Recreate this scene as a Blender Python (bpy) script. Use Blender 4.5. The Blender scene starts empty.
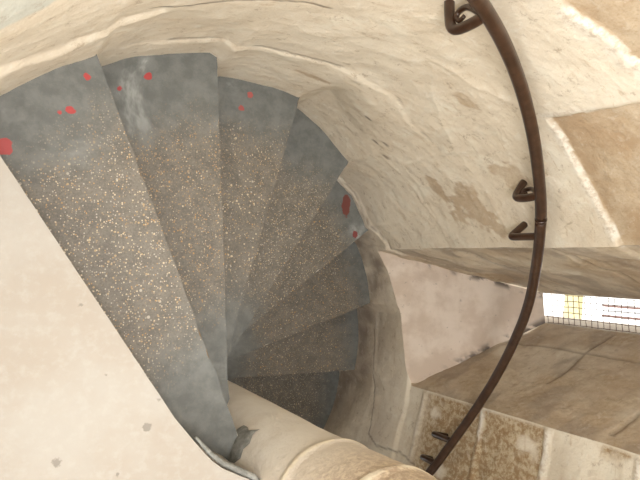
import bpy, bmesh, math, random
import numpy as np
from mathutils import Vector, Matrix

# ------------------------------------------------------------------ camera, light, exposure
scn = bpy.context.scene
COL = scn.collection
cd = bpy.data.cameras.new('camera'); cam = bpy.data.objects.new('camera', cd); COL.objects.link(cam)
CX = Vector((0.8803243771803297, 0.08703134593610762, 0.46632020733248747))     # image right
CY = Vector((0.10854456324772366, -0.9939019667705085, -0.019415412410652866))  # image down
CZ = Vector((0.46178682173858693, 0.06770838407660003, -0.8844029093090491))    # view direction
cam.matrix_world = Matrix((( CX.x, -CY.x, -CZ.x, -0.75568), (CX.y, -CY.y, -CZ.y, 0.3323), (CX.z, -CY.z, -CZ.z, 1.19256), (0, 0, 0, 1)))
cd.sensor_width = 36.0; cd.lens = 646.92 / 640.0 * 36.0; cd.clip_start = 0.02
scn.camera = cam

w = bpy.data.worlds.new('sky'); scn.world = w; w.use_nodes = True
w.node_tree.nodes['Background'].inputs[0].default_value = (0.93, 0.96, 1.0, 1)
w.node_tree.nodes['Background'].inputs[1].default_value = 2.2

def area(name, loc, tgt, size, power, color):
    l = bpy.data.lights.new(name, 'AREA'); l.shape = 'DISK'; l.size = size; l.energy = power; l.color = color
    o = bpy.data.objects.new(name, l); COL.objects.link(o); o.location = loc
    o.rotation_euler = (Vector(tgt) - Vector(loc)).to_track_quat('-Z', 'Y').to_euler(); return o
area('camera_fill_light', (-0.66, 0.16, 1.50), (0.75, 0.42, -0.10), 0.30, 15.0, (1.0, 0.955, 0.905))  # flash-like fill added just above the camera to brighten sill and jambs
area('wall_fill_light', (-0.72, -0.34, 1.0), (0.2, 0.85, 0.1), 0.60, 6.5, (1.0, 0.955, 0.905))  # unseen fill added behind the camera to lift the walls, no opening there
sl = bpy.data.lights.new('evening_sun', 'SUN'); sl.energy = 7.0; sl.angle = 0.01; sl.color = (1.0, 0.96, 0.9)
so = bpy.data.objects.new('evening_sun', sl); COL.objects.link(so); so.rotation_euler = Vector((0.62, 0.66, -0.42)).to_track_quat('-Z', 'Y').to_euler()
scn.view_settings.view_transform = 'Standard'; scn.view_settings.look = 'None'
scn.view_settings.gamma = 1.0; scn.view_settings.use_curve_mapping = False
scn.view_settings.exposure = 0.32

# ------------------------------------------------------------------ measurements
H = 0.18503                                  # rise of one step
LC = np.array([-0.17, -0.115])               # point the step edges aim at
NC = np.array([-0.098, -0.094]); NR = 0.12    # newel centre, radius
OC = np.array([-0.117, -0.012]); WR = 0.905   # stair wall centre, radius
EDGES = {0: (127.95, 0.0748), 1: (116.42, -0.0157), 2: (97.83, -0.0283), 3: (78.73, -0.0167), 4: (61.53, -0.0268),
         5: (40.99, 0.0299), 6: (22.84, 0.0157), 7: (4.07, 0.0134)}
for i in range(8, 12): EDGES[i] = (4.07 - 18.5 * (i - 7), 0.0)
BASE = [(2.347, 0.907), (2.233, 0.9), (2.125, 0.899), (2.09, 0.912), (2.04, 0.921), (1.909, 0.916), (1.77, 0.918), (1.735, 0.90),
        (1.664, 0.912), (1.518, 0.91), (1.397, 0.912), (1.33, 0.955), (1.179, 0.927), (1.039, 0.893), (0.98, 0.90),
        (0.874, 0.901), (0.718, 0.872), (0.68, 0.885), (0.615, 0.898), (0.465, 0.888), (0.331, 0.872), (0.279, 0.912),
        (0.122, 0.907), (-0.025, 0.893), (-0.07, 0.927), (-0.232, 0.932), (-0.6, 0.905)]

# ------------------------------------------------------------------ numpy noise
def _h(ix, iy, iz, s):
    n = (ix * 374761393 + iy * 668265263 + iz * 2147483647 + s * 974634777) & 0xffffffff
    n = ((n ^ (n >> 13)) * 1274126177) & 0xffffffff
    return ((n ^ (n >> 16)) & 0xffff) / 65535.0
def vnoise(x, y, z=0.0, s=0):
    x = np.asarray(x, float); y = np.asarray(y, float) + 0 * x; z = np.asarray(z, float) + 0 * x
    ix, iy, iz = np.floor(x).astype(np.int64), np.floor(y).astype(np.int64), np.floor(z).astype(np.int64)
    fx, fy, fz = x - ix, y - iy, z - iz
    fx, fy, fz = [f * f * (3 - 2 * f) for f in (fx, fy, fz)]
    r = 0
    for a in (0, 1):
        for b in (0, 1):
            for c in (0, 1):
                wgt = (fx if a else 1 - fx) * (fy if b else 1 - fy) * (fz if c else 1 - fz)
                r = r + wgt * _h(ix + a, iy + b, iz + c, s)
    return r
def fbm(x, y, z=0.0, s=0, o=4):
    r = 0; a = 0.5; t = 0
    for k in range(o):
        r = r + a * vnoise(np.asarray(x) * 2**k, np.asarray(y) * 2**k, np.asarray(z) * 2**k, s + k); t += a; a *= 0.5
    return r / t
def sst(a, b, x):
    t = np.clip((x - a) / (b - a), 0, 1); return t * t * (3 - 2 * t)
def seg_dist(px, py, pts):
    d = np.full(np.shape(px), 9.0)
    for (ax, ay), (bx, by) in zip(pts[:-1], pts[1:]):
        vx, vy = bx - ax, by - ay
        t = np.clip(((px - ax) * vx + (py - ay) * vy) / (vx * vx + vy * vy + 1e-12), 0, 1)
        d = np.minimum(d, np.hypot(px - ax - t * vx, py - ay - t * vy))
    return d
def inside(px, py, poly):
    r = np.zeros(np.shape(px), bool); n = len(poly)
    for k in range(n):
        (ax, ay), (bx, by) = poly[k], poly[(k + 1) % n]
        if ay == by: continue
        c = ((ay > py) != (by > py)) & (px < (bx - ax) * (py - ay) / (by - ay) + ax); r ^= c
    return r

# ------------------------------------------------------------------ node helper
def mat(name):
    m = bpy.data.materials.new(name); m.use_nodes = True
    nt = m.node_tree; return m, nt, nt.nodes['Principled BSDF']
def N(nt, t, **kw):
    n = nt.nodes.new(t)
    for k, v in kw.items():
        if k in n.inputs.keys(): n.inputs[k].default_value = v
        else: setattr(n, k, v)
    return n
def mixc(nt, fac, a, b, mode='MIX'):
    n = nt.nodes.new('ShaderNodeMix'); n.data_type = 'RGBA'; n.blend_type = mode
    for s, v in ((0, fac), (6, a), (7, b)):
        if isinstance(v, bpy.types.NodeSocket): nt.links.new(v, n.inputs[s])
        elif isinstance(v, (int, float)): n.inputs[s].default_value = v
        else: n.inputs[s].default_value = (*v, 1)
    return n.outputs[2]
def mth(nt, op, a, b=0.0, c=None):
    n = nt.nodes.new('ShaderNodeMath'); n.operation = op
    for k, v in enumerate([a, b] + ([c] if c is not None else [])):
        if isinstance(v, bpy.types.NodeSocket): nt.links.new(v, n.inputs[k])
        else: n.inputs[k].default_value = v
    return n.outputs[0]
def rng(nt, v, a, b, lo=0.0, hi=1.0):
    n = nt.nodes.new('ShaderNodeMapRange'); n.interpolation_type = 'SMOOTHSTEP'
    nt.links.new(v, n.inputs[0])
    for k, x in enumerate((a, b, lo, hi)): n.inputs[k + 1].default_value = x
    return n.outputs[0]
def noise(nt, vec, scale, detail=5, rough=0.6, dist=0.0):
    n = nt.nodes.new('ShaderNodeTexNoise'); n.inputs['Scale'].default_value = scale
    n.inputs['Detail'].default_value = detail; n.inputs['Roughness'].default_value = rough
    n.inputs['Distortion'].default_value = dist; nt.links.new(vec, n.inputs['Vector']); return n.outputs[0]
def scaled(nt, vec, s):
    n = nt.nodes.new('ShaderNodeMapping'); n.inputs['Scale'].default_value = s; nt.links.new(vec, n.inputs['Vector']); return n.outputs[0]
def bump(nt, bsdf, h, strength, dist):
    b = nt.nodes.new('ShaderNodeBump'); b.inputs['Strength'].default_value = strength; b.inputs['Distance'].default_value = dist
    nt.links.new(h, b.inputs['Height']); nt.links.new(b.outputs[0], bsdf.inputs['Normal'])
def pos(nt): return nt.nodes.new('ShaderNodeNewGeometry').outputs['Position']
def attr(nt, name):
    a = nt.nodes.new('ShaderNodeAttribute'); a.attribute_name = name; return a.outputs['Fac']

# ------------------------------------------------------------------ materials
def make_wall_mat():
    m, nt, b = mat('limewashed_stone')
    P = pos(nt)
    big = noise(nt, P, 2.2, 4, 0.6); mid = noise(nt, P, 11, 6, 0.65, 0.5); fine = noise(nt, P, 60, 6, 0.7)
    streak = noise(nt, scaled(nt, P, (5, 5, 22)), 1.5, 7, 0.7, 0.5)
    c = mixc(nt, rng(nt, big, 0.35, 0.65), (0.72, 0.635, 0.51), (0.79, 0.72, 0.60))
    c = mixc(nt, rng(nt, streak, 0.52, 0.74, 0, 0.65), c, (0.60, 0.49, 0.36))
    c = mixc(nt, rng(nt, mid, 0.50, 0.66, 0, 0.8), c, (0.80, 0.745, 0.63))
    c = mixc(nt, rng(nt, fine, 0.60, 0.74, 0, 0.45), c, (0.46, 0.37, 0.26))
    fl1 = noise(nt, scaled(nt, P, (14, 14, 50)), 1.0, 7, 0.75, 0.4); fl2 = noise(nt, P, 26, 8, 0.8, 0.3)
    c = mixc(nt, rng(nt, fl1, 0.57, 0.68, 0, 0.62), c, (0.52, 0.40, 0.26))
    c = mixc(nt, rng(nt, fl2, 0.54, 0.64, 0, 0.55), c, (0.84, 0.79, 0.69))
    c = mixc(nt, rng(nt, fl2, 0.42, 0.34, 0, 0.45), c, (0.50, 0.40, 0.29))
    # bare sandstone (attribute), its own grain
    g = noise(nt, P, 160, 4, 0.7); t2 = noise(nt, P, 9, 5, 0.65)
    tan = mixc(nt, rng(nt, t2, 0.38, 0.64), (0.46, 0.335, 0.215), (0.58, 0.475, 0.345))
    tan = mixc(nt, rng(nt, g, 0.45, 0.7, 0, 0.45), tan, (0.40, 0.27, 0.15))
    c = mixc(nt, attr(nt, 'tan'), c, tan)
    # rough brown crusted stone
    br = mixc(nt, rng(nt, noise(nt, P, 52, 8, 0.75, 0.3), 0.42, 0.60), (0.36, 0.235, 0.125), (0.60, 0.50, 0.345))
    c = mixc(nt, attr(nt, 'crust'), c, br)
    c = mixc(nt, attr(nt, 'mortar'), c, mixc(nt, rng(nt, fine, 0.45, 0.6), (0.80, 0.75, 0.66), (0.62, 0.54, 0.44)))
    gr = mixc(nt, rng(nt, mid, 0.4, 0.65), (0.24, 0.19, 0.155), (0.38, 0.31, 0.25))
    c = mixc(nt, attr(nt, 'dark_tone'), c, gr)
    c = mixc(nt, attr(nt, 'grey'), c, (0.58, 0.60, 0.55))
    c = mixc(nt, rng(nt, fl2, 0.55, 0.63, 0, 0.28), c, (0.74, 0.68, 0.58))
    c = mixc(nt, rng(nt, fl2, 0.44, 0.36, 0, 0.30), c, (0.30, 0.22, 0.14))
    c = mixc(nt, attr(nt, 'crack'), c, (0.12, 0.085, 0.06))
    nt.links.new(c, b.inputs['Base Color']); b.inputs['Roughness'].default_value = 0.9
    hh = mth(nt, 'ADD', mth(nt, 'MULTIPLY', mid, 0.8), mth(nt, 'MULTIPLY', fine, 0.6))
    hh = mth(nt, 'ADD', hh, mth(nt, 'MULTIPLY', streak, 0.25))
    hh = mth(nt, 'ADD', hh, mth(nt, 'MULTIPLY', fl2, 0.9))
    hh = mth(nt, 'SUBTRACT', hh, mth(nt, 'MULTIPLY', attr(nt, 'crack'), 0.5))
    bump(nt, b, hh, 0.5, 0.010)
    return m
def make_sill_mat():
    m, nt, b = mat('smooth_pink_plaster')
    P = pos(nt); n1 = noise(nt, P, 9, 5, 0.6); n2 = noise(nt, P, 45, 5, 0.7)
    c = mixc(nt, rng(nt, n1, 0.38, 0.62), (0.62, 0.51, 0.42), (0.74, 0.64, 0.55))
    c = mixc(nt, rng(nt, n2, 0.63, 0.70, 0, 0.6), c, (0.30, 0.25, 0.21))
    c = mixc(nt, attr(nt, 'dark_tone'), c, (0.16, 0.13, 0.11))
    nt.links.new(c, b.inputs['Base Color']); b.inputs['Roughness'].default_value = 0.85
    bump(nt, b, mth(nt, 'ADD', n1, mth(nt, 'MULTIPLY', n2, 0.3)), 0.5, 0.012); return m
def make_terrazzo(spots):
    m, nt, b = mat('grey_terrazzo')
    P = pos(nt); n1 = noise(nt, P, 5, 5, 0.65, 0.4); n2 = noise(nt, P, 22, 5, 0.65); nf = noise(nt, P, 210, 5, 0.8)
    sub = nt.nodes.new('ShaderNodeVectorMath'); sub.operation = 'SUBTRACT'; nt.links.new(P, sub.inputs[0]); sub.inputs[1].default_value = (NC[0], NC[1], 0)
    fl = nt.nodes.new('ShaderNodeVectorMath'); fl.operation = 'MULTIPLY'; nt.links.new(sub.outputs[0], fl.inputs[0]); fl.inputs[1].default_value = (1, 1, 0)
    ln = nt.nodes.new('ShaderNodeVectorMath'); ln.operation = 'LENGTH'; nt.links.new(fl.outputs[0], ln.inputs[0])
    r = mth(nt, 'ADD', ln.outputs['Value'], mth(nt, 'MULTIPLY', mth(nt, 'SUBTRACT', n1, 0.5), 0.22))
    worn = mth(nt, 'MULTIPLY', rng(nt, r, 0.91, 0.76), rng(nt, r, 0.28, 0.46))
    c = mixc(nt, rng(nt, n2, 0.35, 0.68), (0.118, 0.123, 0.116), (0.172, 0.178, 0.168))
    c = mixc(nt, rng(nt, n1, 0.56, 0.72, 0, 0.5), c, (0.27, 0.285, 0.275))
    wc = mixc(nt, rng(nt, n2, 0.35, 0.65), (0.122, 0.110, 0.092), (0.172, 0.155, 0.130))
    wc = mixc(nt, rng(nt, nf, 0.50, 0.66, 0, 0.5), wc, (0.27, 0.235, 0.175))
    wc = mixc(nt, rng(nt, nf, 0.46, 0.36, 0, 0.7), wc, (0.090, 0.076, 0.058))
    c = mixc(nt, worn, c, wc)
    def chips(scale, lo, hi, keep, seedoff):
        v = nt.nodes.new('ShaderNodeTexVoronoi'); v.inputs['Scale'].default_value = scale; v.inputs['Randomness'].default_value = 1.0
        mp = nt.nodes.new('ShaderNodeMapping'); mp.inputs['Location'].default_value = (seedoff, seedoff * 2, seedoff); nt.links.new(P, mp.inputs[0]); nt.links.new(mp.outputs[0], v.inputs['Vector'])
        sx = nt.nodes.new('ShaderNodeSeparateColor'); nt.links.new(v.outputs['Color'], sx.inputs[0])
        k = mth(nt, 'GREATER_THAN', sx.outputs[0], 1 - keep)
        d = mth(nt, 'ADD', v.outputs['Distance'], mth(nt, 'MULTIPLY', mth(nt, 'SUBTRACT', sx.outputs[1], 0.5), 0.22))
        return mth(nt, 'MULTIPLY', rng(nt, d, hi, lo), k), sx
    for scale, lo, hi, keep, off in ((95, 0.18, 0.26, 0.16, 0.3), (150, 0.20, 0.32, 0.26, 1.1), (250, 0.25, 0.42, 0.36, 2.7)):
        f, sx = chips(scale, lo, hi, keep, off)
        rp = nt.nodes.new('ShaderNodeValToRGB'); nt.links.new(sx.outputs[2], rp.inputs[0])
        e = rp.color_ramp.elements; e[0].position = 0.0; e[0].color = (0.40, 0.29, 0.16, 1); e[1].position = 1.0; e[1].color = (0.68, 0.60, 0.45, 1)
        for p_, c_ in ((0.3, (0.30, 0.22, 0.14, 1)), (0.5, (0.42, 0.25, 0.10, 1)), (0.62, (0.55, 0.46, 0.32, 1)), (0.8, (0.42, 0.38, 0.32, 1))):
            q = e.new(p_); q.color = c_
        rp.color_ramp.interpolation = 'CONSTANT'
        c = mixc(nt, mth(nt, 'MULTIPLY', f, mth(nt, 'ADD', mth(nt, 'MULTIPLY', worn, 0.97), 0.03)), c, rp.outputs[0])
    # pale cement splashes on the outer rim of the steps
    c = mixc(nt, mth(nt, 'MULTIPLY', rng(nt, n1, 0.62, 0.76, 0, 0.5), rng(nt, ln.outputs['Value'], 0.8, 0.88)), c, (0.52, 0.53, 0.50))
    # dribbles of red paint
    wob = mth(nt, 'MULTIPLY', mth(nt, 'SUBTRACT', noise(nt, P, 55, 3, 0.6), 0.5), 0.018)
    for (x, y, z, rad, s, col) in spots:
        q = nt.nodes.new('ShaderNodeVectorMath'); q.operation = 'SUBTRACT'; nt.links.new(P, q.inputs[0]); q.inputs[1].default_value = (x, y, z)
        q2 = nt.nodes.new('ShaderNodeVectorMath'); q2.operation = 'MULTIPLY'; nt.links.new(q.outputs[0], q2.inputs[0]); q2.inputs[1].default_value = s
        l2 = nt.nodes.new('ShaderNodeVectorMath'); l2.operation = 'LENGTH'; nt.links.new(q2.outputs[0], l2.inputs[0])
        f = rng(nt, mth(nt, 'ADD', l2.outputs['Value'], wob), rad + 0.0015, rad - 0.0015, 0, 0.9)
        c = mixc(nt, f, c, col)
    nt.links.new(c, b.inputs['Base Color'])
    b.inputs['Roughness'].default_value = 0.55
    bump(nt, b, mth(nt, 'ADD', mth(nt, 'MULTIPLY', nf, 0.3), n2), 0.35, 0.004); return m
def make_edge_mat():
    m, nt, b = mat('mottled_step_arris')
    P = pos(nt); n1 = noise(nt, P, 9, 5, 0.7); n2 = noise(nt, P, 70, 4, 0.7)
    c = mixc(nt, rng(nt, n1, 0.48, 0.6), (0.17, 0.12, 0.07), (0.58, 0.54, 0.47))  # mottled brown and pale colour along the step edge
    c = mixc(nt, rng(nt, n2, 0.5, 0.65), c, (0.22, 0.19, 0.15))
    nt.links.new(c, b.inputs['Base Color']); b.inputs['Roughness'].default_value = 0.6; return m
def make_cream():
    m, nt, b = mat('cream_landing_stone')
    P = pos(nt); n1 = noise(nt, P, 4, 5, 0.6); n2 = noise(nt, P, 45, 5, 0.65)
    c = mixc(nt, rng(nt, n1, 0.35, 0.65), (0.34, 0.30, 0.255), (0.37, 0.345, 0.31))
    c = mixc(nt, rng(nt, n2, 0.45, 0.7, 0, 0.5), c, (0.40, 0.38, 0.35))
    v = nt.nodes.new('ShaderNodeTexVoronoi'); v.inputs['Scale'].default_value = 17; nt.links.new(P, v.inputs['Vector'])
    sx = nt.nodes.new('ShaderNodeSeparateColor'); nt.links.new(v.outputs['Color'], sx.inputs[0])
    d = mth(nt, 'ADD', v.outputs['Distance'], mth(nt, 'MULTIPLY', mth(nt, 'SUBTRACT', n2, 0.5), 0.35))
    rad = mth(nt, 'MULTIPLY', sx.outputs[1], 0.19)
    f = mth(nt, 'MULTIPLY', rng(nt, mth(nt, 'SUBTRACT', rad, d), -0.015, 0.03), mth(nt, 'GREATER_THAN', sx.outputs[0], 0.25))
    c = mixc(nt, mth(nt, 'MULTIPLY', f, 0.85), c, (0.21, 0.19, 0.165))
    nt.links.new(c, b.inputs['Base Color']); b.inputs['Roughness'].default_value = 0.75
    bump(nt, b, mth(nt, 'SUBTRACT', n2, mth(nt, 'MULTIPLY', f, 0.5)), 0.3, 0.003); return m
def make_newel_mat():
    m, nt, b = mat('newel_stone')
    P = pos(nt); n1 = noise(nt, P, 6, 6, 0.65, 0.3); n2 = noise(nt, P, 90, 5, 0.75); n3 = noise(nt, P, 18, 5, 0.7)
    c = mixc(nt, rng(nt, n1, 0.36, 0.64), (0.68, 0.61, 0.52), (0.80, 0.75, 0.67))
    # rust brown weathering of the upper drums
    sp = nt.nodes.new('ShaderNodeSeparateXYZ'); nt.links.new(P, sp.inputs[0])
    up = rng(nt, mth(nt, 'ADD', sp.outputs[2], mth(nt, 'MULTIPLY', n1, 0.35)), 0.16, 0.52)
    brn = mixc(nt, rng(nt, n2, 0.4, 0.62), (0.34, 0.22, 0.125), (0.62, 0.49, 0.33))
    c = mixc(nt, mth(nt, 'MULTIPLY', up, 0.8), c, brn)
    c = mixc(nt, rng(nt, n3, 0.62, 0.75, 0, 0.5), c, (0.40, 0.33, 0.25))
    c = mixc(nt, rng(nt, attr(nt, 'mortar'), 0.25, 0.8), c, (0.76, 0.68, 0.54))
    nt.links.new(c, b.inputs['Base Color']); b.inputs['Roughness'].default_value = 0.62
    bump(nt, b, mth(nt, 'ADD', mth(nt, 'MULTIPLY', n2, 0.8), n3), 0.7, 0.007); return m
def make_plain(name, ca, cb, scale, rough, metal=0.0, bs=0.2, bd=0.002):
    m, nt, b = mat(name); P = pos(nt); n1 = noise(nt, P, scale, 5, 0.65)
    nt.links.new(mixc(nt, rng(nt, n1, 0.4, 0.62), ca, cb), b.inputs['Base Color'])
    b.inputs['Roughness'].default_value = rough; b.inputs['Metallic'].default_value = metal
    bump(nt, b, n1, bs, bd); return m
RED = (0.42, 0.035, 0.035); DRED = (0.16, 0.035, 0.025); Z = lambda i: -i * H
SPOTS = [(-0.737, 0.542, Z(1), 0.0175, (1, 1, 1), (0.42, 0.05, 0.05)), (-0.602, 0.712, Z(1), 0.007, (1, 1, 1), RED), (-0.644, 0.626, Z(1), 0.0065, (1, 1, 1), RED), (-0.626, 0.636, Z(1), 0.0095, (1, 1.2, 1), RED),
         (-0.507, 0.748, Z(2), 0.0065, (1, 1, 1), (0.40, 0.03, 0.035)), (-0.444, 0.794, Z(2), 0.0095, (1, 1, 1), RED), (-0.136, 0.817, Z(3), 0.009, (1, 1, 1), (0.36, 0.07, 0.06)), (-0.113, 0.86, Z(3), 0.009, (1, 1, 1), (0.42, 0.09, 0.08)),
         (0.448, 0.638, Z(5), 0.018, (1, 0.42, 1), DRED), (0.498, 0.534, Z(5), 0.013, (1, 1, 1), (0.20, 0.02, 0.02))]
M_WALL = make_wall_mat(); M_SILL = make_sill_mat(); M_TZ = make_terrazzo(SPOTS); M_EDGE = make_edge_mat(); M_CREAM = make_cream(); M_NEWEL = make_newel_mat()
M_IRON = make_plain('brown_painted_iron', (0.036, 0.016, 0.008), (0.056, 0.027, 0.015), 40, 0.28, 0.0)
M_RUST = make_plain('rusty_iron_end', (0.16, 0.055, 0.022), (0.10, 0.04, 0.02), 60, 0.6)
M_CEM = make_plain('grey_cement', (0.17, 0.17, 0.155), (0.27, 0.27, 0.25), 50, 0.65, 0, 0.6, 0.006)
M_WIRE = make_plain('rusted_wire', (0.11, 0.06, 0.035), (0.17, 0.12, 0.08), 80, 0.6, 0.3)
M_EXT = make_plain('pale_render', (0.80, 0.80, 0.78), (0.84, 0.83, 0.80), 2, 0.9)
M_BAND = make_plain('ochre_band', (0.30, 0.25, 0.12), (0.38, 0.33, 0.18), 3, 0.9)
M_PIPE = make_plain('red_brown_pipe', (0.13, 0.06, 0.045), (0.16, 0.08, 0.06), 8, 0.6)

# ------------------------------------------------------------------ object helpers
def link(name, mesh, mats, parent=None, smooth=True):
    o = bpy.data.objects.new(name, mesh); COL.objects.link(o)
    for m in (mats if isinstance(mats, (list, tuple)) else [mats]): mesh.materials.append(m)
    if smooth: mesh.polygons.foreach_set('use_smooth', [True] * len(mesh.polygons))
    if parent: o.parent = parent
    return o
def tag(o, label, cat, group=None):
    o['label'] = label; o['category'] = cat
    if group: o['group'] = group
    return o
def empty(name, loc=(0, 0, 0)):
    o = bpy.data.objects.new(name, None); COL.objects.link(o); o.location = loc; o.empty_display_size = 0.05; return o
def struct(o, label=None):
    o['kind'] = 'structure'
    if label: o['label'] = label
    return o
class Grid:
    """collects parametric patches into one mesh with float attributes"""
    def __init__(s): s.v = []; s.f = []; s.n = 0; s.a = {}
    def patch(s, X, Y, Zc, attrs=None, flip=False):
        r, c = X.shape; idx = np.arange(r * c).reshape(r, c) + s.n
        q = np.stack([idx[:-1, :-1], idx[:-1, 1:], idx[1:, 1:], idx[1:, :-1]], -1).reshape(-1, 4)
        if flip: q = q[:, ::-1]
        s.v.append(np.stack([X, Y, Zc], -1).reshape(-1, 3)); s.f.append(q)
        for k in set(list(s.a) + list(attrs or {})):
            s.a.setdefault(k, [np.zeros(s.n)] if s.n else [])
            s.a[k].append(np.asarray((attrs or {}).get(k, np.zeros(r * c)), float).reshape(-1) + np.zeros(r * c))
        s.n += r * c
    def mesh(s, name):
        me = bpy.data.meshes.new(name); V = np.concatenate(s.v); F = np.concatenate(s.f)
        me.vertices.add(len(V)); me.vertices.foreach_set('co', V.ravel())
        me.loops.add(F.size); me.loops.foreach_set('vertex_index', F.ravel().astype(np.int32))
        me.polygons.add(len(F)); me.polygons.foreach_set('loop_start', np.arange(0, F.size, 4, dtype=np.int32))
        me.polygons.foreach_set('loop_total', np.full(len(F), 4, dtype=np.int32))
        for k, l in s.a.items():
            at = me.attributes.new(k, 'FLOAT', 'POINT'); at.data.foreach_set('value', np.concatenate(l).astype(np.float32))
        me.update(calc_edges=True); me.validate(); return me
def tube_mesh(name, pts, radii, seg=14, cap=True, squash=1.0):
    pts = [Vector(p) for p in pts]; n = len(pts)
    if not isinstance(radii, (list, tuple)): radii = [radii] * n
    bm = bmesh.new(); rings = []
    t0 = (pts[1] - pts[0]).normalized(); nrm = t0.orthogonal().normalized()
    for k in range(n):
        t = (pts[min(k + 1, n - 1)] - pts[max(k - 1, 0)]).normalized()
        nrm = (nrm - t * nrm.dot(t)).normalized(); bn = t.cross(nrm)
        rings.append([bm.verts.new(pts[k] + (nrm * math.cos(a) + bn * math.sin(a) * squash) * radii[k]) for a in [2 * math.pi * j / seg for j in range(seg)]])
    for k in range(n - 1):
        for j in range(seg):
            bm.faces.new((rings[k][j], rings[k][(j + 1) % seg], rings[k + 1][(j + 1) % seg], rings[k + 1][j]))
    if cap: bm.faces.new(rings[0][::-1]); bm.faces.new(rings[-1])
    bmesh.ops.recalc_face_normals(bm, faces=bm.faces)
    me = bpy.data.meshes.new(name); bm.to_mesh(me); bm.free(); return me
def catmull(P, n=6):
    P = [Vector(p) for p in P]; Q = [2 * P[0] - P[1]] + P + [2 * P[-1] - P[-2]]; out = []
    for k in range(1, len(Q) - 2):
        a, b, c, d = Q[k - 1:k + 3]
        for j in range(n):
            t = j / n; out.append(0.5 * ((2 * b) + (c - a) * t + (2 * a - 5 * b + 4 * c - d) * t * t + (3 * b - a - 3 * c + d) * t**3))
    out.append(P[-1]); return out

# ------------------------------------------------------------------ the stair wall with its splayed loophole
TH_L, TH_U = -0.021, 0.5855          # jamb angles at the inner face (about OC)
ZTOP = 2.25; ZBOT = -2.3; HEAD = 0.72
bth = np.array([(t, r + (0.014 if t > 2.06 else 0.006 if t > 1.39 else 0.006 if t > 0.9 else 0.014)) for t, r in BASE])[::-1]
def sill_z(th): return np.interp(th, [-0.05, -0.012, 0.084, 0.214, 0.349, 0.464, 0.574, 0.6], [-0.885, -0.885, -0.915, -0.930, -0.932, -0.941, -0.962, -0.965])
COURSE_A = dict(ledgeA=[(2.6, -0.02), (2.323, -0.03), (2.245, -0.054), (2.176, -0.049), (2.139, -0.037), (2.085, -0.033), (2.016, -0.004)],
    ledgeB=[(2.0, -0.25), (1.916, -0.262), (1.838, -0.26), (1.695, -0.27), (1.608, -0.268), (1.519, -0.25), (1.417, -0.24), (1.328, -0.242), (1.236, -0.239), (1.145, -0.273), (1.063, -0.287), (0.95, -0.30)])
TAN1 = [(1.012, 0.115), (1.007, 0.226), (0.996, 0.353), (0.982, 0.60), (0.50, 0.60), (0.50, 0.13), (0.564, 0.117), (0.718, 0.112), (0.852, 0.110)]
TAN2 = [(1.50, 0.40), (1.333, 0.386), (1.271, 0.378), (1.204, 0.387), (1.169, 0.390), (1.12, 0.388), (1.079, 0.407), (1.03, 0.43), (1.03, 0.80), (1.75, 0.80), (1.75, 0.42)]
CRACK = [(2.042, 0.026), (1.955, 0.011), (1.825, 0.025), (1.717, 0.047), (1.644, 0.051)]
PANEL = [(0.964, -0.502), (0.962, -0.235), (0.646, -0.243), (0.614, -0.529)]
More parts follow.
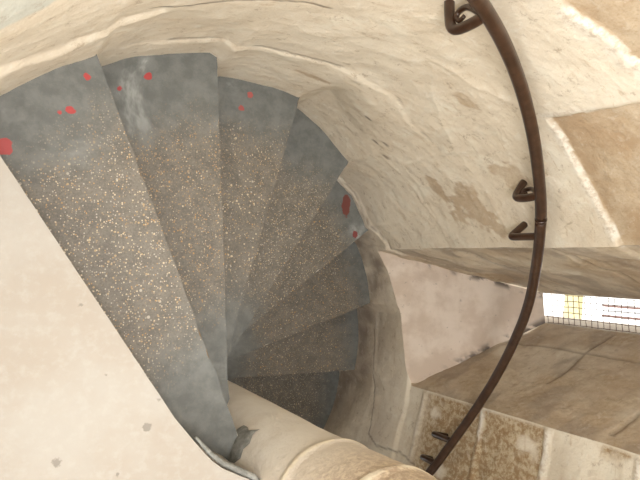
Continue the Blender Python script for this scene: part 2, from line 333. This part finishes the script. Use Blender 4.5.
def wall_surface(th, z, R=WR):
    """inner face: irregular plastered ashlar. returns X, Y, Z and the surface attributes"""
    at = {}
    sx = th * WR
    warp = (fbm(sx * 6, z * 6, 0, 11) - 0.5) * 0.03
    wx = th + warp; wz = z + (fbm(sx * 7, z * 7, 3, 17) - 0.5) * 0.028
    ramp = -((2.2 - th) / 0.3229) * H - H * 0.9            # runs down with the steps
    hgt = z - ramp
    r = np.full(np.shape(th), R) + (np.interp(th, bth[:, 0], bth[:, 1]) - R) * sst(0.40, 0.12, hgt) * ((th > -0.7) & (th < 2.45))
    r = r + (fbm(sx * 2.2, z * 2.2, 0, 3) - 0.5) * 0.03 * sst(0.1, 0.45, hgt)
    r = r + (fbm(sx * 9, z * 11, 0, 5) - 0.5) * 0.009 + (fbm(sx * 40, z * 40, 0, 6) - 0.5) * 0.003
    # ledges where the lower coats of plaster stand proud
    lb = np.interp(wx, [p[0] for p in COURSE_A['ledgeB']][::-1], [p[1] for p in COURSE_A['ledgeB']][::-1])
    wB = sst(0.98, 1.12, wx) * sst(2.05, 1.93, wx)
    r = r - 0.006 * sst(lb + 0.010, lb - 0.010, wz) * wB
    la = np.interp(wx, [p[0] for p in COURSE_A['ledgeA']][::-1], [p[1] for p in COURSE_A['ledgeA']][::-1])
    wA = sst(1.97, 2.06, wx)
    r = r - 0.011 * sst(la + 0.012, la - 0.012, wz) * wA
    # lower skirt below the course at -0.9
    r = r - 0.012 * sst(-0.893, -0.905, wz) * sst(1.02, 0.92, wx)
    r = r - 0.005 * sst(-1.12, -1.15, wz) * sst(0.35, 0.25, wx)
    # bare sandstone blocks, set back behind the limewash
    def soft(poly, wdt=0.006):
        d = seg_dist(wx * WR, wz, [(a * WR, b) for a, b in poly] + [(poly[0][0] * WR, poly[0][1])])
        s = np.where(inside(wx, wz, poly), d, -d); return sst(-wdt, wdt, s), d, s
    t1, d1, s1 = soft(TAN1); t2, d2, s2 = soft(TAN2)
    tan = np.maximum(t1, t2); r = r + 0.010 * tan
    mort = np.maximum(np.where(s1 < 0.004, sst(0.030, 0.006, d1), 0) * sst(0.30, 0.2, wz) , np.where(s2 < 0.004, sst(0.05, 0.01, d2), 0)) * sst(0.3, 0.5, fbm(sx * 30, z * 30, 1, 8))
    # panel stone and joints between blocks
    tp, dp_, sp_ = soft(PANEL)
    joint = sst(0.010, 0.002, dp_)
    for (seg_, wid) in (([(1.042, -0.545), (0.962, -0.543), (0.769, -0.545), (0.635, -0.53), (0.58, -0.53)], 0.006), ([(0.962, -0.235), (1.104, -0.181), (1.225, -0.10), (1.3, -0.02)], 0.008),
                        ([(1.328, -0.005), (1.191, 0.018), (1.107, 0.063), (1.06, 0.082)], 0.010)):
        joint = np.maximum(joint, sst(wid, wid * 0.3, seg_dist(wx * WR, wz, [(a * WR, b) for a, b in seg_])))
    r = r - 0.0018 * joint * (1 - tp)
    # below the light of the loophole: brown crusted ashlar with white joints
    right = sst(-0.02, -0.035, th)
    rz = wz + 0 * th
    jm = np.maximum.reduce([sst(0.016, 0.006, np.abs(rz - zz)) for zz in (-0.485, -0.20, 0.10, 0.40, -0.80)])
    jm = np.maximum(jm, sst(0.012, 0.004, np.abs(th + 0.40) * WR) * (z < -0.5))
    cr = right * sst(-0.86, -0.72, wz) * sst(0.36, 0.55, fbm(sx * 11, z * 11, 2, 21) + 0.13)
    cr = np.where((wz > -0.20) & (right > 0), cr * sst(0.50, 0.62, fbm(sx * 8, z * 8, 2, 26)), cr)
    r = r - right * jm * 0.006
    # blotches where the limewash has gone
    bl = np.zeros(np.shape(th))
    for (a, b, ra, rb) in ((0.758, -0.329, 0.075, 0.05), (0.715, -0.30, 0.06, 0.04), (0.80, -0.44, 0.09, 0.022), (0.73, -0.40, 0.07, 0.03), (0.841, -0.112, 0.055, 0.05), (0.673, -0.27, 0.05, 0.03), (1.15, -0.04, 0.05, 0.02), (1.45, -0.36, 0.06, 0.012)):
        e = np.hypot((wx - a) * WR / ra, (wz - b) / rb) + (fbm(sx * 34, z * 34, 4, 31) - 0.5) * 1.9
        bl = np.maximum(bl, sst(1.0, 0.75, e))
    for (a, b) in ((1.074, -0.475), (1.017, -0.531), (1.094, -0.508), (1.20, -0.42)):
        e = np.hypot((wx - a) * WR / 0.014, (wz - b) / 0.008); at['crack'] = np.maximum(at.get('crack', 0), sst(1.1, 0.7, e) * 0.6)
    crk = 0.8 * sst(0.006, 0.001, seg_dist(wx * WR, wz, [(a * WR, b) for a, b in CRACK])) * sst(0.36, 0.5, fbm(sx * 15, z * 3, 5, 41))
    crk = np.maximum(crk, 0.6 * sst(0.007, 0.001, np.abs(wz - lb - 0.008)) * wB * sst(0.42, 0.55, fbm(sx * 9, z * 2, 5, 43)))
    for sg in ([(0.188, -1.154), (0.001, -1.146), (-0.175, -1.1), (-0.288, -1.088)], [(-0.288, -1.088), (-0.311, -1.007), (-0.301, -0.873), (-0.323, -0.766)], [(0.97, -0.895), (0.775, -0.904), (0.672, -0.897), (0.583, -0.889)]):
        crk = np.maximum(crk, 0.6 * sst(0.005, 0.001, seg_dist(wx * WR, wz, [(a * WR, b) for a, b in sg])))
    at['crack'] = np.maximum(at['crack'], crk)
    at['tan'] = np.maximum(tan, bl * 0.75); at['mortar'] = np.maximum(mort, right * jm * sst(0.3, 0.5, fbm(sx * 20, z * 20, 1, 9)) * sst(-0.86, -0.72, wz))
    at['crust'] = cr * (1 - tan)
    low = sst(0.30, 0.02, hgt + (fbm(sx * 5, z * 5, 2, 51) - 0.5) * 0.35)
    at['dark_tone'] = np.clip(low * (0.10 + 0.75 * sst(1.1, 0.4, th)) + 0.35 * sst(-0.85, -1.1, wz), 0, 0.9) * sst(0.25, 0.6, fbm(sx * 9, z * 5, 7, 61) + 0.12)  # wall tone darker low down and along the steps
    cg = np.interp(wx, [2.1, 2.221, 2.262, 2.298, 2.365, 2.6], [0.5, 0.294, 0.258, 0.251, 0.255, 0.36])
    at['grey'] = sst(-0.008, 0.008, wz - cg) * sst(2.1, 2.2, th) * 0.9
    rope = sst(0.016, 0.006, np.abs(wx - np.interp(wz, [0.2, 0.311, 0.365, 0.415, 0.6], [2.39, 2.367, 2.355, 2.343, 2.30])) * WR)
    at['crust'] = np.maximum(at['crust'], rope * (wz > 0.25) * 0.9)
    return OC[0] + r * np.cos(th), OC[1] + r * np.sin(th), z + 0 * th, at

def lin(a, b, step): return np.linspace(a, b, max(2, int(round(abs(b - a) / step)) + 1))
FA = 0.0068; FZ = 0.006
def rows(z0, z1): return lin(z0, z1, FZ)
SLIT_U = np.array([1.286, 0.375]); SLIT_L = np.array([1.308, 0.254]); SLIT_Z0 = -0.72; SLIT_Z1 = 0.50
OUT = (SLIT_U - SLIT_L); OUT = np.array([-OUT[1], OUT[0]]); OUT = OUT / np.linalg.norm(OUT); OUT = OUT if OUT[0] > 0 else -OUT
g = Grid()
def wp(ths, zfun0, zfun1, nz):
    t = np.linspace(0, 1, nz)[:, None]; TH = ths[None, :] + 0 * t
    z0 = zfun0(ths)[None, :] if callable(zfun0) else zfun0; z1 = zfun1(ths)[None, :] if callable(zfun1) else zfun1
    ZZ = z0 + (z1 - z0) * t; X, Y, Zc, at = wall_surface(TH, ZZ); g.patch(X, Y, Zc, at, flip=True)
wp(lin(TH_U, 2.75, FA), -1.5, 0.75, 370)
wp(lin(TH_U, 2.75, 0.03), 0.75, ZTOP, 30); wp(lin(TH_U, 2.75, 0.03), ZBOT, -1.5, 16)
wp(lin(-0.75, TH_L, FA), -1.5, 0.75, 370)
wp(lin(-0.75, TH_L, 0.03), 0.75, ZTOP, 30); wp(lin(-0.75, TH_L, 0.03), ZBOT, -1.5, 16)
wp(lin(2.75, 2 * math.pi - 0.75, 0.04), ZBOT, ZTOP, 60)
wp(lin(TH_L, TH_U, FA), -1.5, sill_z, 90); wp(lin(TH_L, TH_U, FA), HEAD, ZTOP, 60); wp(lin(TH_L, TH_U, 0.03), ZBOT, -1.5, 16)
# jambs: from the wall corner back to the slit, then on through the slit
def jamb(thc, slit, flip, seed, joints):
    n, mz = 110, 250
    u = np.linspace(0, 1, n)[None, :]; t = np.linspace(0, 1, mz)[:, None]
    z0 = sill_z(thc) + (SLIT_Z0 - sill_z(thc)) * u - 0.02; z1 = HEAD + (SLIT_Z1 - HEAD) * u
    ZZ = z0 + (z1 - z0) * t
    Xa, Ya, _, _ = wall_surface(np.full(mz, thc), ZZ[:, 0])
    X = Xa[:, None] + (slit[0] - Xa[:, None]) * u; Y = Ya[:, None] + (slit[1] - Ya[:, None]) * u
    nx, ny = -(slit[1] - Ya.mean()), (slit[0] - Xa.mean()); L = math.hypot(nx, ny); nx /= L; ny /= L
    if flip: nx, ny = -nx, -ny
    d = ((fbm(u * 3.5 + 0 * t, ZZ * 6, seed, 71) - 0.5) * 0.030 + (fbm(u * 14 + 0 * t, ZZ * 26, seed, 77) - 0.5) * 0.009) * sst(0, 0.12, u) * sst(1.0, 0.9, u)
    if not flip: d = d * 0.6
    U = u * 0.62 + 0 * ZZ
    jt = np.zeros(ZZ.shape)
    for sg in joints: jt = np.maximum(jt, sst(0.012, 0.003, seg_dist(U + (fbm(U * 20, ZZ * 20, 1, 5) - .5) * 0.01, ZZ, sg)))
    jt = jt * sst(1.0, 0.93, u); X = X + nx * (d - jt * 0.005); Y = Y + ny * (d - jt * 0.005)
    at = dict(crack=jt * 0.35, crust=0.30 * sst(0.45, 0.65, fbm(U * 7, ZZ * 9, seed, 81)), tan=0.55 * sst(0.35, 0.6, fbm(U * 5, ZZ * 3, seed, 85)) + 0.2,
              dark_tone=0.45 * sst(0.45, 0.62, fbm(U * 6, ZZ * 10, seed, 88)), mortar=sst(0.03, 0.01, U) * 0.6 * sst(0.4, 0.55, fbm(U * 30, ZZ * 24, seed, 90)) if flip else 0 * ZZ)
    g.patch(X, Y, ZZ, at, flip=flip)
    e = slit + OUT * 0.16
    for (p, q) in (((slit), e),):
        uu = np.linspace(0, 1, 12)[None, :]; Z3 = SLIT_Z0 - 0.02 + (SLIT_Z1 - SLIT_Z0 + 0.02) * t - 0.18 * uu * (1 - t)
        g.patch(p[0] + (q[0] - p[0]) * uu + 0 * t, p[1] + (q[1] - p[1]) * uu + 0 * t, Z3, dict(dark_tone=np.full((mz, 12), 0.4), crust=np.full((mz, 12), 0.3)), flip=flip)
jamb(TH_U, SLIT_U, True, 1, [[(0.0, -0.55), (0.62, -0.50)], [(0, -0.1), (0.62, -0.1)]])
jamb(TH_L, SLIT_L, False, 5, [[(0.22, -0.385), (0.308, -0.373), (0.442, -0.393), (0.62, -0.377)], [(0.425, -0.916), (0.433, -0.683), (0.449, -0.537), (0.439, -0.429), (0.442, -0.18), (0.44, 0.1)], [(0.05, -0.02), (0.62, 0.02)]])
# head of the loophole
u = np.linspace(0, 1, 30)[None, :]; ths = lin(TH_L, TH_U, 0.02); Xa, Ya, _, _ = wall_surface(ths, np.full(ths.shape, HEAD))
k = np.linspace(0, 1, len(ths)); S = SLIT_L[None] + (SLIT_U - SLIT_L)[None] * k[:, None]
g.patch(Xa[:, None] + (S[:, :1] - Xa[:, None]) * u, Ya[:, None] + (S[:, 1:] - Ya[:, None]) * u, HEAD + (SLIT_Z1 - HEAD) * u + 0 * ths[:, None], None)
E0 = S + OUT * 0.16
g.patch(np.stack([S[:, 0], E0[:, 0]], 1), np.stack([S[:, 1], E0[:, 1]], 1), np.full((len(ths), 2), SLIT_Z1), None)
# outer face of the tower around the slit
def outer(y0, y1, z0, z1):
    c = (SLIT_U + SLIT_L) / 2 + OUT * 0.16; tn = (SLIT_U - SLIT_L) / np.linalg.norm(SLIT_U - SLIT_L)
    yy = np.array([y0, y1])[None, :]; zz = np.array([z0, z1])[:, None]
    g.patch(c[0] + tn[0] * yy + 0 * zz, c[1] + tn[1] * yy + 0 * zz, zz + 0 * yy, None)
hw = float(np.linalg.norm(SLIT_U - SLIT_L)) / 2
outer(-1.4, -hw, ZBOT, ZTOP); outer(hw, 1.4, ZBOT, ZTOP); outer(-hw, hw, ZBOT, SLIT_Z0 - 0.17); outer(-hw, hw, SLIT_Z1, ZTOP)
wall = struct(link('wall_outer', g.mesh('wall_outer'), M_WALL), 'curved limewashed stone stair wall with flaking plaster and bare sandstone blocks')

# sill of the loophole, a smooth sloping plaster bed
g = Grid()
ths = lin(TH_L, TH_U, 0.007); Xa, Ya, _, _ = wall_surface(ths, sill_z(ths)); za = sill_z(ths)
k = np.linspace(0, 1, len(ths)); S = SLIT_L[None] + (SLIT_U - SLIT_L)[None] * k[:, None]
u = np.linspace(0, 1, 90)[None, :]
X = Xa[:, None] + (S[:, :1] - Xa[:, None]) * u; Y = Ya[:, None] + (S[:, 1:] - Ya[:, None]) * u
dz = (fbm(X * 7, Y * 7, 0, 91) - 0.5) * 0.025 * sst(0, 0.1, u) * sst(1, 0.85, u) - 0.012 * sst(0.07, 0.0, u) ** 2
ZZ = za[:, None] + (SLIT_Z0 - za[:, None]) * u + dz
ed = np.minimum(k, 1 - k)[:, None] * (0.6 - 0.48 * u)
gr = sst(0.035, 0.004, ed) * sst(0.42, 0.55, fbm(X * 30, Y * 30, 1, 95)) * sst(0.15, 0.4, u)  # dashed dirt along the side edges of the sill
g.patch(X, Y, ZZ, dict(dark_tone=gr), flip=True)
g.patch(np.stack([S[:, 0], E0[:, 0]] if len(E0) == len(S) else [S[:, 0], S[:, 0] + OUT[0] * 0.16], 1), np.stack([S[:, 1], S[:, 1] + OUT[1] * 0.16], 1), np.stack([np.full(len(S), SLIT_Z0), np.full(len(S), SLIT_Z0 - 0.17)], 1), dict(dark_tone=np.full((len(S), 2), 0.2)), flip=True)
win = struct(link('window_1', g.mesh('window_sill'), M_SILL), 'sloping pinkish plaster sill of the narrow loophole')

# ------------------------------------------------------------------ steps
def line_pt(i, s):
    a, off = EDGES[i]; a = math.radians(a); d = np.array([math.cos(a), math.sin(a)]); n = np.array([-d[1], d[0]])
    return LC + off * n + s * d
def hit(i, C, R, shift=0.0):
    a, off = EDGES[i]; a = math.radians(a); d = np.array([math.cos(a), math.sin(a)]); n = np.array([-d[1], d[0]])
    o = LC + (off + shift) * n - C; b = o @ d; s = -b + math.sqrt(max(b * b - (o @ o - R * R), 0)); return C + o + s * d
def ang(p, C): return math.atan2(p[1] - C[1], p[0] - C[0])
def slab(name, front, back, top, bottom, mats, back_shift=0.0, rough=0.0012, seed=0, rin=NR - 0.001, rout=0.962, front_pts=None):
    rnd = random.Random(seed)
    f0 = hit(front, NC, rin); f1 = hit(front, OC, rout); b0 = hit(back, NC, rin, back_shift); b1 = hit(back, OC, rout, back_shift)
    n = 60; P = []; dn = None
    fr = [f0 + (f1 - f0) * t for t in np.linspace(0, 1, n)]
    if front_pts: fr = front_pts(fr); n = len(fr)
    dn = np.array([-(f1 - f0)[1], (f1 - f0)[0]]) / np.linalg.norm(f1 - f0)
    P += [q + dn * rnd.uniform(-1, 1) * rough * (0 < k < n - 1) for k, q in enumerate(fr)]
    A0, A1 = ang(f1, OC), ang(b1, OC)
    while A1 < A0: A1 += 2 * math.pi
    m = max(3, int((A1 - A0) / 0.04)); P += [OC + rout * np.array([math.cos(A0 + (A1 - A0) * t / m), math.sin(A0 + (A1 - A0) * t / m)]) for t in range(1, m)]
    P += [b1, b0]
    B0, B1 = ang(b0, NC), ang(fr[0], NC)
    while B0 < B1: B0 += 2 * math.pi
    m = max(3, int((B0 - B1) / 0.15)); P += [NC + rin * np.array([math.cos(B0 + (B1 - B0) * t / m), math.sin(B0 + (B1 - B0) * t / m)]) for t in range(1, m)]
    bm = bmesh.new()
    lo = [bm.verts.new((q[0], q[1], bottom)) for q in P]; hi = [bm.verts.new((q[0], q[1], top)) for q in P]
    bm.faces.new(hi); bm.faces.new(lo[::-1])
    for k in range(len(P)): bm.faces.new((lo[k], lo[(k + 1) % len(P)], hi[(k + 1) % len(P)], hi[k]))
    bm.edges.ensure_lookup_table()
    be = [e for e in bm.edges if e.verts[0] in set(hi[:n]) and e.verts[1] in set(hi[:n])]
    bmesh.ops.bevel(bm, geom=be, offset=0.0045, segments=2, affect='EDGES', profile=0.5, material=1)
    bmesh.ops.recalc_face_normals(bm, faces=bm.faces)
    me = bpy.data.meshes.new(name); bm.to_mesh(me); bm.free(); return link(name, me, mats, smooth=False)
LAB = ['wide grey terrazzo step with red paint drops, directly below the cream landing',
       'grey terrazzo step with two dark red paint drops, second below the cream landing',
       'grey terrazzo step with two faint red paint drops, third below the cream landing',
       'speckled brown-grey step with broad cement-smeared outer corner, fourth below the landing',
       'worn step with a dark rust red stain and a red drip at its outer corner',
       'worn terrazzo step just below the rust-stained one, with dark smooth corner',
       'dim terrazzo step level with the loophole, second below the rust-stained step',
       'dark lowest step in view, partly hidden behind the round newel',
       'step in shadow behind the newel, just below the dark lowest visible one', 'step hidden low behind the newel post, second below the visible ones']
for i in range(1, 10):
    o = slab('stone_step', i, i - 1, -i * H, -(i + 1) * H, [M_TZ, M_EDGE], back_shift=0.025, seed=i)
    tag(o, LAB[i - 1], 'step', 'winding terrazzo steps')
# landing
EDGES[90] = (127.95 + 165, 0.0)
LIP = [(-0.36, 0.017), (-0.329, -0.014), (-0.301, -0.034), (-0.262, -0.052), (-0.234, -0.064), (-0.217, -0.082)]
def curve_front(fr):
    keep = [q for q in fr if q[1] > 0.05]                     # straight arris, then the lip sweeps round the newel
    lip = [np.array([p.x, p.y]) for p in catmull([(keep[-1 if keep[-1][1] < keep[0][1] else 0][0], keep[-1 if keep[-1][1] < keep[0][1] else 0][1], 0)] + [(x, y, 0) for x, y in LIP], 4)][1:]
    return (lip[::-1] + keep) if keep[0][1] < keep[-1][1] else (keep + lip)
land = slab('landing_slab', 0, 90, 0.0, -H, [M_CREAM, M_CREAM], seed=50, rough=0.0004, front_pts=curve_front)
o = link('mortar_fillet', tube_mesh('mortar_fillet', [(x + 0.004, y + 0.006, -0.011) for k_, (x, y) in enumerate(LIP)], [0.003, 0.005, 0.006, 0.007, 0.007, 0.007], 10), M_CEM, land); o['label'] = 'grey cement fillet'
tag(land, 'smooth cream stone landing slab with small grey pits at the head of the grey steps', 'landing')

# ------------------------------------------------------------------ newel
g = Grid()
a = np.linspace(0, 2 * math.pi, 220)[None, :]; z = lin(ZBOT, ZTOP, 0.007)[:, None]
DH = 0.207; ph = ((z - 0.08 + 0.004 * np.sin(a * 2)) / DH) % 1.0; jd = np.minimum(ph, 1 - ph) * DH
drum = np.floor((z - 0.08) / DH)
rr = NR + 0.012 * sst(-0.1, 0.35, z) + 0.004 * (vnoise(drum * 3.3, 0 * a, 0, 7) - 0.5) + 0.006 * (fbm(np.cos(a) * 2, np.sin(a) * 2, z * 5, 13) - 0.5) + 0.0035 * sst(0.016, 0.006, jd) * sst(-0.08, 0.05, z)
mo = sst(0.015, 0.005, jd) * sst(0.25, 0.5, fbm(np.cos(a) * 5, np.sin(a) * 5, z * 8, 19)) * sst(-0.10, 0.05, z)
g.patch(NC[0] + rr * np.cos(a), NC[1] + rr * np.sin(a), z + 0 * a, dict(mortar=mo))
newel = tag(link('newel_column', g.mesh('newel_column'), M_NEWEL), 'round pale stone newel column of stacked drums with pale mortar rings', 'column')
# grey cement smear where the top step meets the newel
rnd = random.Random(4)
def newel_patch(name, poly, th, m):
    bm = bmesh.new(); cen = np.mean(poly, 0)
    def P(a_, z_, r_): return (NC[0] + r_ * math.cos(a_), NC[1] + r_ * math.sin(a_), z_)
    rings = []
    for f, t in ((1.0, 0.0015), (0.86, th * 0.8), (0.5, th * 1.15)):
        rings.append([bm.verts.new(P(*(cen + (np.array(q) - cen) * f), NR + t + rnd.uniform(-.0007, .0007))) for q in poly])
    c = bm.verts.new(P(*cen, NR + th)); n = len(poly)
    for r0, r1 in zip(rings[:-1], rings[1:]):
        for k in range(n): bm.faces.new((r0[k], r0[(k + 1) % n], r1[(k + 1) % n], r1[k]))
    for k in range(n): bm.faces.new((rings[-1][k], rings[-1][(k + 1) % n], c))
    bmesh.ops.recalc_face_normals(bm, faces=bm.faces); me = bpy.data.meshes.new(name); bm.to_mesh(me); bm.free(); return link(name, me, m, newel)
d_ = math.radians
poly = [(d_(a_), z_) for a_, z_ in [(139.6, -0.22), (132, -0.209), (131.5, -0.185), (134.1, -0.168), (131, -0.155), (126.5, -0.135), (131.5, -0.139), (136.1, -0.136), (144.4, -0.122), (152.5, -0.134), (161.5, -0.126), (169.4, -0.15), (172, -0.186), (151.1, -0.215)]]
o = newel_patch('mortar_patch', poly, 0.005, M_CEM); o['label'] = 'ragged grey cement smear'

# ------------------------------------------------------------------ handrail
RR = 0.84
RAIL = [(2.05, 0.66), (1.80, 0.515), (1.65, 0.435), (1.513, 0.368), (1.402, 0.316), (1.242, 0.237), (1.083, 0.157), (0.906, 0.069), (0.745, -0.007), (0.581, -0.092), (0.393, -0.188), (0.193, -0.312), (-0.023, -0.447), (-0.186, -0.541), (-0.316, -0.60), (-0.5, -0.70), (-0.62, -0.77)]
def rp(th, z, r=RR): return Vector((OC[0] + r * math.cos(th), OC[1] + r * math.sin(th), z))
def rail_z(th): return float(np.interp(th, [q[0] for q in RAIL][::-1], [q[1] for q in RAIL][::-1]))
def rail_bar(t0, t1, parent, bulb=0):
    ths = np.linspace(t0, t1, 70); zz = np.interp(ths, [q[0] for q in RAIL][::-1], [q[1] for q in RAIL][::-1])
    ker = np.ones(7) / 7; zp = np.concatenate([zz[0] + (zz[0] - zz[1:4][::-1]), zz, zz[-1] + (zz[-1] - zz[-4:-1][::-1])]); zz = np.convolve(zp, ker, 'valid')
    pts = [rp(t, z_) for t, z_ in zip(ths, zz)]
    return link('rail_bar', tube_mesh('rail_bar', pts, 0.0145, 20), M_IRON, parent)
def frame(th):
    z = rail_z(th); p = rp(th, z); out = Vector((math.cos(th), math.sin(th), 0)); dn = Vector((0, 0, -1)); tg = Vector((math.sin(th), -math.cos(th), 0)); return p, dn, out, tg
def loc(th, path): 
    p, dn, out, tg = frame(th); return [p + dn * a + out * b + tg * c for a, b, c in path]
def smooth_corner(P, n=6): return catmull(P, n)
def plain_bracket(th, parent):
    pts = loc(th, [(0.004, 0, 0), (0.06, 0, 0), (0.096, 0.001, 0), (0.106, 0.007, 0), (0.108, 0.018, 0), (0.109, 0.035, 0), (0.110, 0.085, 0)])
    return link('bracket', tube_mesh('bracket', smooth_corner(pts, 5), 0.0104, 14), M_IRON, parent)
def scroll_bracket(th, parent, k=1.0):
    pts = loc(th, [(0.004, 0, 0), (0.035 * k, -0.004, 0), (0.066 * k, -0.003, 0), (0.082 * k, 0.003, 0), (0.091 * k, 0.013, 0), (0.096 * k, 0.026, 0), (0.103 * k, 0.050, 0), (0.110 * k, 0.085, 0)])
    b = link('bracket', tube_mesh('bracket', smooth_corner(pts, 5), 0.0104, 14), M_IRON, parent)
    c = catmull([(0.006, 0.004, 0.0), (0.022 * k, 0.013, 0.002), (0.042 * k, 0.029, 0.003), (0.062 * k, 0.040, 0.004), (0.080 * k, 0.038, 0.004), (0.084 * k, 0.027, 0.004), (0.074 * k, 0.018, 0.004), (0.063 * k, 0.023, 0.004)], 5)
    link('scroll', tube_mesh('scroll', loc(th, c), [0.0080 - 0.0040 * q / (len(c) - 1) for q in range(len(c))], 12), M_IRON, b)
    return b
JT = 0.728
h1 = empty('handrail', rp(1.3, -0.6)); h1p = h1.location.copy(); h1.location = (0, 0, 0)
tag(h1, 'upper length of brown iron handrail with large scrolled bracket, above the joint', 'handrail', 'wall handrail lengths')
rail_bar(2.0, JT + 0.001, h1); scroll_bracket(1.46, h1, 1.12); scroll_bracket(0.815, h1)
h2 = empty('handrail'); tag(h2, 'lower length of brown iron handrail curving down past the loophole behind the newel', 'handrail', 'wall handrail lengths')
rail_bar(JT - 0.001, -0.55, h2); plain_bracket(0.668, h2); plain_bracket(-0.17, h2); scroll_bracket(-0.275, h2)
link('collar', tube_mesh('collar', [rp(JT + 0.004, rail_z(JT + 0.004)), rp(JT - 0.004, rail_z(JT - 0.004))], 0.0153, 20), M_IRON, h2)

# ------------------------------------------------------------------ wire mesh in the slit
bm = bmesh.new()
def wire(bm, pts, r=0.0013, seg=6):
    pts = [Vector(p) for p in pts]; rings = []
    for k_, p in enumerate(pts):
        t = (pts[min(k_ + 1, len(pts) - 1)] - pts[max(k_ - 1, 0)]).normalized(); n1 = t.cross(Vector((0.94, 0.17, 0.3))).normalized(); n2 = t.cross(n1)
        rings.append([bm.verts.new(p + (n1 * math.cos(a_) + n2 * math.sin(a_)) * r) for a_ in [2 * math.pi * j / seg for j in range(seg)]])
    for r0, r1 in zip(rings[:-1], rings[1:]):
        for j in range(seg): bm.faces.new((r0[j], r0[(j + 1) % seg], r1[(j + 1) % seg], r1[j]))
tnv = (SLIT_U - SLIT_L) / np.linalg.norm(SLIT_U - SLIT_L); mid = (SLIT_U + SLIT_L) / 2 + OUT * 0.006
rnd = random.Random(9)
nh = 6
for j in range(nh):
    y = -hw + 0.004 + (2 * hw - 0.008) * j / (nh - 1); pts = []
    for k_ in range(60):
        zz = SLIT_Z0 + 0.003 + (SLIT_Z1 - SLIT_Z0 - 0.006) * k_ / 59; q = mid + tnv * (y + rnd.uniform(-.001, .001)) + OUT * rnd.uniform(-.001, .001); pts.append((q[0], q[1], zz))
    wire(bm, pts)
zz = SLIT_Z0 + 0.012
while zz < SLIT_Z1 - 0.01:
    pts = [];
    for k_ in range(7):
        q = mid + tnv * (-hw + 0.002 + (2 * hw - 0.004) * k_ / 6) + OUT * rnd.uniform(-.001, .001); pts.append((q[0], q[1], zz + rnd.uniform(-.0012, .0012)))
    wire(bm, pts); zz += 0.0265
me = bpy.data.meshes.new('wire_mesh_screen'); bm.to_mesh(me); bm.free()
tag(link('wire_mesh_screen', me, M_WIRE), 'rusty square wire mesh closing the narrow bright loophole', 'wire mesh')

# ------------------------------------------------------------------ what the loophole looks out on
bld = empty('neighbouring_building'); tag(bld, 'bright pale building seen through the wire mesh of the loophole', 'building')
def box(name, x0, x1, y0, y1, z0, z1, m, parent):
    bm = bmesh.new(); bmesh.ops.create_cube(bm, size=1)
    for v in bm.verts: v.co = ((x0 + x1) / 2 + v.co.x * (x1 - x0), (y0 + y1) / 2 + v.co.y * (y1 - y0), (z0 + z1) / 2 + v.co.z * (z1 - z0))
    bmesh.ops.bevel(bm, geom=bm.edges, offset=min(x1 - x0, y1 - y0, z1 - z0) * 0.05, segments=1, affect='EDGES')
    me = bpy.data.meshes.new(name); bm.to_mesh(me); bm.free(); return link(name, me, m, parent, smooth=False)
box('facade', 5.0, 8.0, -4, 4, -8, 1.5, M_EXT, bld)
box('string_course', 4.93, 5.02, -4, 4, -3.83, -3.64, M_BAND, bld)
for y in (0.365, 0.265):
    link('drainpipe', tube_mesh('drainpipe', [(4.95, y, -3.35), (4.95, y, -1.0), (4.95, y, 1.4)], 0.011, 10), M_PIPE, bld)
gd = Grid(); xx = np.linspace(1.8, 12, 12)[None, :]; yy = np.linspace(-8, 8, 12)[:, None]
gd.patch(xx + 0 * yy, yy + 0 * xx, -8 + 0 * xx * yy, None); struct(link('ground', gd.mesh('ground'), M_EXT), 'pale paving outside the tower')
